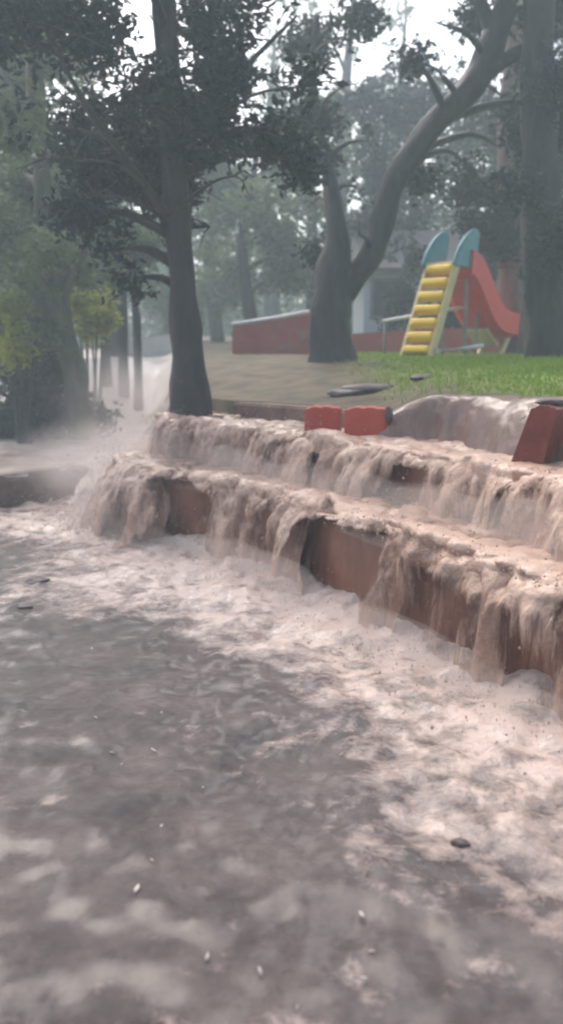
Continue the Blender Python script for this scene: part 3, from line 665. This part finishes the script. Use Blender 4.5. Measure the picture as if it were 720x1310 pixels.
# ------------------------------------------------------------------ trees
def leaves(clumps, n, size, seed, flat=.75, twig=.16, cut=-.28):
    """clumps: (x,y,z,r). Leaves hang on little twigs scattered through each clump."""
    r_ = np.random.default_rng(seed); cl = np.array(clumps, float); vol = cl[:, 3] ** 2; vol /= vol.sum()
    ntw = max(n // 9, 1); ci = r_.choice(len(cl), ntw, p=vol)
    d = r_.normal(size=(ntw, 3)); d /= np.linalg.norm(d, axis=1)[:, None]; rad = r_.random(ntw) ** .45
    C = cl[ci, :3] + d * (rad * cl[ci, 3])[:, None] * [1, 1, flat]
    C += .25 * cl[ci, 3][:, None] * np.stack([vnoise(C[:, 0] * 2, C[:, 1] * 2, C[:, 2] * 2, seed + k) for k in range(3)], 1)
    nz = vnoise(C[:, 0] * 1.6, C[:, 1] * 1.6, C[:, 2] * 2.0, seed + 9); C = C[nz > cut]; ntw = len(C)
    k = 9; tw = r_.normal(size=(ntw, 3)); tw[:, 2] -= .3; tw /= np.linalg.norm(tw, axis=1)[:, None]
    pos = C[:, None] + tw[:, None] * (np.linspace(-1, 1, k)[None, :, None] * twig) + r_.normal(size=(ntw, k, 3)) * twig * .4
    pos = pos.reshape(-1, 3); m = len(pos)
    a = r_.normal(size=(m, 3)); a[:, 2] = a[:, 2] * .6 - .5; a /= np.linalg.norm(a, axis=1)[:, None]
    b = r_.normal(size=(m, 3)); b = np.cross(a, b); b /= np.linalg.norm(b, axis=1)[:, None]
    c = np.cross(a, b); s = size * r_.uniform(.6, 1.3, m)[:, None]
    V = np.stack([pos - a * s, pos + b * s * .42 + c * s * .12, pos + a * s, pos - b * s * .42 + c * s * .12], 1).reshape(-1, 3)
    F = np.arange(m * 4).reshape(m, 4)
    tint = np.clip(.45 + .35 * vnoise(pos[:, 0] * 1.3, pos[:, 1] * 1.3, pos[:, 2] * 1.3, seed + 20) + r_.normal(size=m) * .18, 0, 1)
    return V, F, np.repeat(tint, 4)
def tree(name, label, cat, stems, clumps, n, size, lm, bk, seed, group=None, twig=.16, wob=.25, limbs=True, cut=-.12):
    base = np.array(stems[0][0][0], float); base[2] += .1
    t = empty(name, base); tag(t, label, cat, group)
    mb = MB(); allp = []
    for j, (pts, rad) in enumerate(stems):
        p, r = smoothpath(pts, rad, 5); mb.tube([q - base for q in p], r, 12, wob=wob, seed=seed + j); allp += list(zip(p, r))
    if limbs:
        rr = random.Random(seed)
        for (x, y, z, r) in clumps:
            c = np.array([x, y, z])
            cand = [(np.linalg.norm(q - c) + max(q[2] - z + .2, 0) * 2, k) for k, (q, _) in enumerate(allp)]
            q, qr = allp[min(cand)[1]]; q = np.array(q); mid = (q + c) / 2 + np.array([rr.uniform(-.1, .1), rr.uniform(-.1, .1), .12]) * np.linalg.norm(c - q)
            p, rads = smoothpath([q, mid, c], [min(qr * .55, .07 * r / .5 + .02), min(qr * .35, .04), .008], 4)
            mb.tube([a - base for a in p], rads, 6)
            for _ in range(3):
                e = c + np.array([rr.gauss(0, 1), rr.gauss(0, 1), rr.gauss(0, .7)]) * r * .55
                mb.tube([c - base, (c + e) / 2 - base + np.array([0, 0, .05]), e - base], [.012, .008, .004], 5)
    mb.build('trunk', bk, t, smooth=True)
    if n:
        V, F, tint = leaves(clumps, n, size, seed, twig=twig, cut=cut)
        npmesh('crown', V - base, F, lm, t, False, attrs={'tint': tint})
    return t
def C_(lst, Yd, jit, seed):
    rr = random.Random(seed); out = []
    for (x, y, r) in lst:
        yd = Yd + rr.uniform(-jit, jit); p = at(x, y, yd); out.append((p[0], p[1], p[2], r * yd / FPX))
    return out
def G(px, Yd, dz=-.15):
    d = ray(px, 455); x = d[0] / d[1] * Yd; return np.array([x, Yd, float(ground_z(x, Yd)) + dz])
# main tree at the end of the steps
mt = [at(247, 560, 8.8), at(244, 520, 8.8), at(240, 440, 8.8), at(234, 360, 8.8), at(226, 270, 8.75), at(220, 160, 8.7), at(213, 60, 8.65), at(206, -60, 8.6), at(200, -200, 8.6)]
mt[0][2] = .6
px2m = 8.8 / FPX
st = [(mt, [r * px2m for r in (30, 25, 22, 16, 15, 14, 13, 12, 9)]),
      ([at(228, 300, 8.8), at(180, 230, 8.5), at(120, 150, 8.3), at(70, 60, 8.2)], [.05, .04, .03, .015]),
      ([at(222, 210, 8.7), at(270, 130, 9.0), at(330, 70, 9.2), at(380, 20, 9.3)], [.05, .035, .025, .012])]
cl = C_([(50, 30, 85), (10, 70, 60), (140, 40, 62), (240, 40, 50), (330, 50, 50), (395, 110, 42), (60, 160, 45), (130, 190, 60), (210, 110, 50), (120, 250, 45), (200, 250, 50), (90, 130, 62), (170, 130, 72), (255, 165, 50), (340, 180, 42), (95, 205, 50), (165, 215, 62), (235, 240, 42),
         (100, 275, 34), (150, 320, 40), (165, 355, 26), (300, 225, 34), (268, 290, 28), (355, 95, 45), (60, -50, 90), (180, -60, 80), (300, -60, 80), (290, 100, 45), (205, 290, 30), (-40, 20, 80), (390, 210, 30)], 8.7, 1.0, 3)
tree('broadleaf_tree', 'dark leafy tree with a straight trunk standing at the left end of the falls', 'tree', st, cl, 60000, .058, M['leafblack'], M['bark'], 101, cut=.12)
# forked leaning tree
fy = 12.2; s = fy / FPX
st = [([at(424, 475, fy), at(424, 455, fy), at(424, 410, fy), at(428, 350, fy), at(430, 300, fy), at(420, 220, fy + .3), at(400, 120, fy + .5), at(405, 20, fy + .6)], [r * s for r in (36, 29, 26, 22, 14, 8, 6, 4)]),
      ([at(430, 395, fy), at(452, 355, fy), at(475, 325, fy), at(492, 275, fy), at(510, 222, fy), at(560, 155, fy - .1), at(605, 108, fy - .2), at(632, 50, fy - .3), at(655, -30, fy - .4), at(680, -120, fy - .5)], [r * s for r in (15, 15, 15, 15, 15, 15, 15, 14, 11, 8)]),
      ([at(605, 108, fy - .2), at(650, 75, fy - .4), at(710, 45, fy - .6), at(780, 20, fy - .8)], [.12, .09, .06, .04]),
      ([at(632, 50, fy - .3), at(610, -10, fy - .3), at(590, -70, fy - .3)], [.10, .07, .05])]
cl = C_([(390, 160, 40), (425, 210, 34), (455, 240, 34), (400, 260, 30), (470, 180, 26), (395, 60, 38), (440, 110, 28), (540, 230, 26), (600, 215, 24), (690, 90, 34), (650, 130, 26), (560, 30, 24), (700, 10, 40), (660, -60, 50), (500, -50, 50), (460, 20, 30), (520, 75, 24), (560, 90, 20), (430, 50, 26), (610, 20, 26), (640, 190, 26), (460, 300, 22), (410, 320, 26), (580, -60, 40), (735, 150, 40)], 12.4, 1.2, 5)
tree('forked_tree', 'forked tree whose thick right limb leans far over towards the top right', 'tree', st, cl, 22000, .06, M['leafdark'], M['bark'], 102, cut=.05)
# right edge trees
fy = 11.5; s = fy / FPX
tree('broadleaf_tree', 'thick dark trunk at the right edge beside the red chute', 'tree',
     [([G(698, fy), at(697, 440, fy), at(696, 380, fy), at(694, 300, fy), at(690, 200, fy), at(688, 100, fy), at(690, -20, fy)], [r * s for r in (34, 28, 26, 24, 22, 20, 17)])],
     C_([(700, 250, 34), (680, 170, 36), (720, 120, 50), (660, 240, 26), (730, 300, 45), (700, -30, 60), (690, 350, 22)], fy, .8, 6), 8000, .06, M['leafdark'], M['bark'], 103)
fy = 15.5; s = fy / FPX
tree('broadleaf_tree', 'reddish brown trunk standing behind and left of the thick right edge trunk', 'tree',
     [([G(655, fy), at(655, 380, fy), at(652, 300, fy), at(650, 200, fy), at(655, 120, fy), at(660, 0, fy)], [r * s for r in (20, 17, 16, 15, 13, 10)])],
     C_([(650, 250, 30), (620, 280, 34), (670, 160, 40), (600, 240, 26), (690, 200, 40), (640, 310, 30)], fy, 1, 7), 7000, .075, M['leafdark'], M['barkpale'], 104)
# left trees
fy = 12.5; s = fy / FPX
tree('broadleaf_tree', 'leaning mossy trunk at the left, rising out of the dark bushes', 'tree',
     [([at(104, 560, fy), at(100, 500, fy), at(88, 440, fy), at(72, 370, fy), at(58, 280, fy), at(50, 180, fy), at(44, 60, fy), at(40, -80, fy)], [r * s for r in (18, 15, 13, 12, 11, 10, 9, 7)]),
      ([at(78, 400, fy), at(100, 330, fy), at(140, 270, fy)], [.09, .06, .03])],
     C_([(60, 300, 40), (30, 240, 45), (20, 160, 50), (90, 340, 34), (130, 300, 30), (30, 350, 40), (60, 100, 60), (10, 20, 70), (10, 410, 36), (60, 430, 34), (-20, 300, 60)], fy, 1.2, 8), 17000, .065, M['leafhazy'], M['barkgreen'], 105)
fy = 14.5; s = fy / FPX
tree('broadleaf_tree', 'thick dark trunk at the far left behind the low wall', 'tree',
     [([at(48, 560, fy - 1), at(46, 500, fy), at(42, 420, fy), at(34, 330, fy), at(28, 230, fy), at(20, 100, fy), at(18, -50, fy)], [r * s for r in (34, 30, 27, 25, 22, 18, 14)])],
     C_([(10, 330, 40), (60, 350, 30), (0, 250, 50), (30, 180, 50), (90, 250, 34), (0, 450, 36)], fy, 1, 9), 9000, .075, M['leafhazy'], M['barkgreen'], 106)
for i, (x, w, lab, top) in enumerate([(176, 5, 'thin leaning sapling trunk nearest the main trunk on its left', 300), (157, 6, 'thin upright sapling in the mist between the bushes and the main trunk', 320), (136, 5, 'thin sapling just right of the dark bushes at the left', 340)]):
    fy = 16 + i; s = fy / FPX; b = G(x, fy)
    tree('sapling', lab, 'sapling', [([b, at(x, 430, fy), at(x - 4 + 5 * i, 370, fy), at(x - 3, top, fy)], [w * 1.3 * s, w * s, w * .8 * s, w * .4 * s])],
         C_([(x, top, 26), (x - 12, top + 25, 20), (x + 12, top + 18, 20)], fy, .4, 20 + i), 1800, .07, M['leafgreen'], M['bark'], 110 + i)
# bushes
def bush(label, lst, Yd, n, lm, seed, size=.06, cat='bush', name='bush', jit=.5):
    cl = C_(lst, Yd, jit, seed); b = G(sum(a[0] for a in lst) / len(lst), Yd)
    st = [([b, b + [0.05 * k - .1, 0, .3], np.array(cl[k % len(cl)][:3])], [.05, .035, .01]) for k in range(min(5, len(cl)))]
    return tree(name, label, cat, st, cl, n, size, lm, M['bark'], seed)
bush('dark bushy undergrowth along the far bank at the left, behind the pink water', [(10, 530, 36), (50, 520, 38), (95, 528, 32), (130, 535, 22), (-30, 520, 50), (20, 480, 34), (70, 475, 28), (-20, 560, 34), (30, 562, 26), (75, 560, 24), (115, 555, 18)], 13.0, 13000, M['leafdark'], 130, .06)
bush('bright yellow green bush glowing among the dark trees at the left', [(112, 390, 20), (100, 410, 18), (125, 408, 18), (118, 430, 14), (132, 385, 12)], 15.0, 3600, M['leafyellow'], 131, .06)
bush('dark bush in front of the pale hut, left of the slide', [(510, 380, 26), (530, 350, 24), (505, 420, 22), (540, 400, 22), (520, 325, 22), (545, 330, 20)], 18.2, 5200, M['leafdark'], 132, .09)
bush('dark bush behind the slide platform and red chute', [(590, 370, 30), (620, 350, 22), (600, 320, 26), (570, 410, 24), (615, 400, 22)], 18.4, 5200, M['leafdark'], 133, .09)
bush('dark bush at the far right behind the thick trunk', [(700, 400, 28), (725, 370, 34), (710, 430, 24), (740, 420, 30), (690, 340, 18)], 18.0, 4500, M['leafdark'], 134, .09)
bush('second yellow green bush, lower and fainter, at the far left edge', [(14, 400, 20), (30, 425, 20), (48, 410, 16), (20, 450, 18)], 12.2, 2200, M['leafyellow'], 135, .06)
# trees further back, each with its own height and spread
BG = [(330, 21, 4.8, 1.6, 'leafhazy'), (400, 26, 7.0, 2.0, 'leafgreen'), (470, 22, 6.0, 1.6, 'leafdark'), (545, 24, 6.8, 2.0, 'leafdark'), (600, 29, 6.0, 2.0, 'leafgreen'), (665, 21, 8.5, 2.0, 'leafdark'), (280, 28, 5.5, 2.2, 'leafhazy'), (215, 30, 5.0, 2.2, 'leafgreen'),
      (150, 24, 4.8, 1.8, 'leafgreen'), (70, 22, 4.8, 2.2, 'leafdark'), (10, 19, 8.0, 2.4, 'leafgreen'), (440, 33, 13.0, 3.6, 'leafhazy'), (350, 36, 12, 3.4, 'leafhazy'), (730, 26, 9.5, 2.6, 'leafdark'), (515, 36, 12.5, 3.2, 'leafhazy'), (-60, 24, 9, 2.8, 'leafdark')]
BL = ['pale slim tree in the mist right of the main trunk', 'tall misty tree behind the gap between main trunk and forked tree', 'dark misty tree right behind the fork of the forked tree', 'dark misty tree rising directly behind the slide ladder', 'faint tree far behind the red chute', 'dark misty tree behind the reddish trunk at the right', 'pale spreading tree behind the left end of the red boundary wall', 'faint tree far up the stream behind the main trunk',
      'misty green tree above the thin saplings', 'dark tree behind the leaning mossy trunk', 'dense green tree at the far left edge', 'tall faint tree whose top shows left of the leaning limb', 'broad faint tree, the farthest one right of the main crown', 'large dark tree at the far right edge behind the trunk', 'faint low tree under the leaning limb, farthest away', 'dense dark tree just beyond the left edge']
for i, ((x, yd, h, r, lm), lab) in enumerate(zip(BG, BL)):
    rr = random.Random(300 + i); b = G(x, yd); top = b + np.array([rr.uniform(-.4, .4), rr.uniform(-.4, .4), h])
    mid = (b + top) / 2 + np.array([rr.uniform(-.4, .4), 0, 0])
    cl = []
    for k in range(16):
        f = rr.uniform(.22, 1.0); a = rr.uniform(0, 6.28); q = r * rr.uniform(.2, .95) * (1 - .5 * abs(f - .6))
        c = b + (top - b) * f; cl.append((c[0] + math.cos(a) * q, c[1] + math.sin(a) * q, c[2] + .3, r * rr.uniform(.28, .5)))
    tree('broadleaf_tree', lab, 'tree', [([b, mid, top], [.22 * r / 2, .15 * r / 2, .04])], cl, 6800 if h < 11 else 3600, .10 + yd * .001, M[lm], M['bark'], 300 + i, group=None, twig=.22, cut=-.12 if h < 8 else .08)
# the wood far behind, one mass
cl = []
rr = random.Random(9)
for k in range(190):
    x = rr.uniform(-32, 34); y = rr.uniform(40, 58); z = rr.uniform(1.0, 7.5); cl.append((x, y, z, rr.uniform(1.4, 2.4)))
V, F, tint = leaves(cl, 90000, .26, 900, twig=.5); o = npmesh('far_wood', V, F, M['leafgreen'], None, False, attrs={'tint': tint}); tag(o, 'far-off wood fading into the rain haze', 'wood', kind='stuff')

# ------------------------------------------------------------------ grass blades
nb = 42000; gx = rng.uniform(.2, 7.5, nb); gy = 5 + 11 * rng.random(nb) ** 1.1
ok = (gy > Y0(gx) + .35) & (sstep(.3, 2.2, gx - .2 + .5 * fbm(gx * .7, gy * .7, 0, 31)) > rng.random(nb) * .9); gx, gy = gx[ok], gy[ok]; gz = ground_z(gx, gy); m = len(gx)
a = rng.uniform(0, 6.28, m); h = rng.uniform(.025, .07, m) * (1 + .4 * vnoise(gx, gy, 0, 5)); w = .006 + .0006 * gy
lx, ly = rng.normal(0, .02, m), rng.normal(0, .02, m)
V = np.stack([np.stack([gx - np.cos(a) * w, gy - np.sin(a) * w, gz - .01], 1), np.stack([gx + np.cos(a) * w, gy + np.sin(a) * w, gz - .01], 1), np.stack([gx + lx, gy + ly, gz + h], 1)], 1).reshape(-1, 3)
M['grass'] = leaf_mat('grass_blade', (.13, .22, .02), (.26, .36, .05), .4)
tint = np.repeat(np.clip(.5 + .4 * fbm(gx * 1.2, gy * 1.2, 0, 6) + rng.normal(0, .15, m), 0, 1), 3)
o = npmesh('grass', V, np.arange(m * 3).reshape(m, 3), M['grass'], None, False, attrs={'tint': tint}); tag(o, 'short green grass on the slope under the slide', 'grass', kind='stuff')

# ------------------------------------------------------------------ rain haze
mb = MB(); mb.box((0, 34, 6.3), (130, 110, 15.4))
hz = bpy.data.materials.new('rain_haze'); hz.use_nodes = True; N = hz.node_tree.nodes; N.clear()
out = N.new('ShaderNodeOutputMaterial'); pv = N.new('ShaderNodeVolumePrincipled'); hz.node_tree.links.new(pv.outputs[0], out.inputs['Volume'])
pv.inputs['Color'].default_value = (.76, .92, 1.0, 1); pv.inputs['Density'].default_value = HAZE; pv.inputs['Anisotropy'].default_value = .2
o = mb.build('haze', hz); tag(o, 'grey rain haze filling the air', 'haze', kind='stuff')
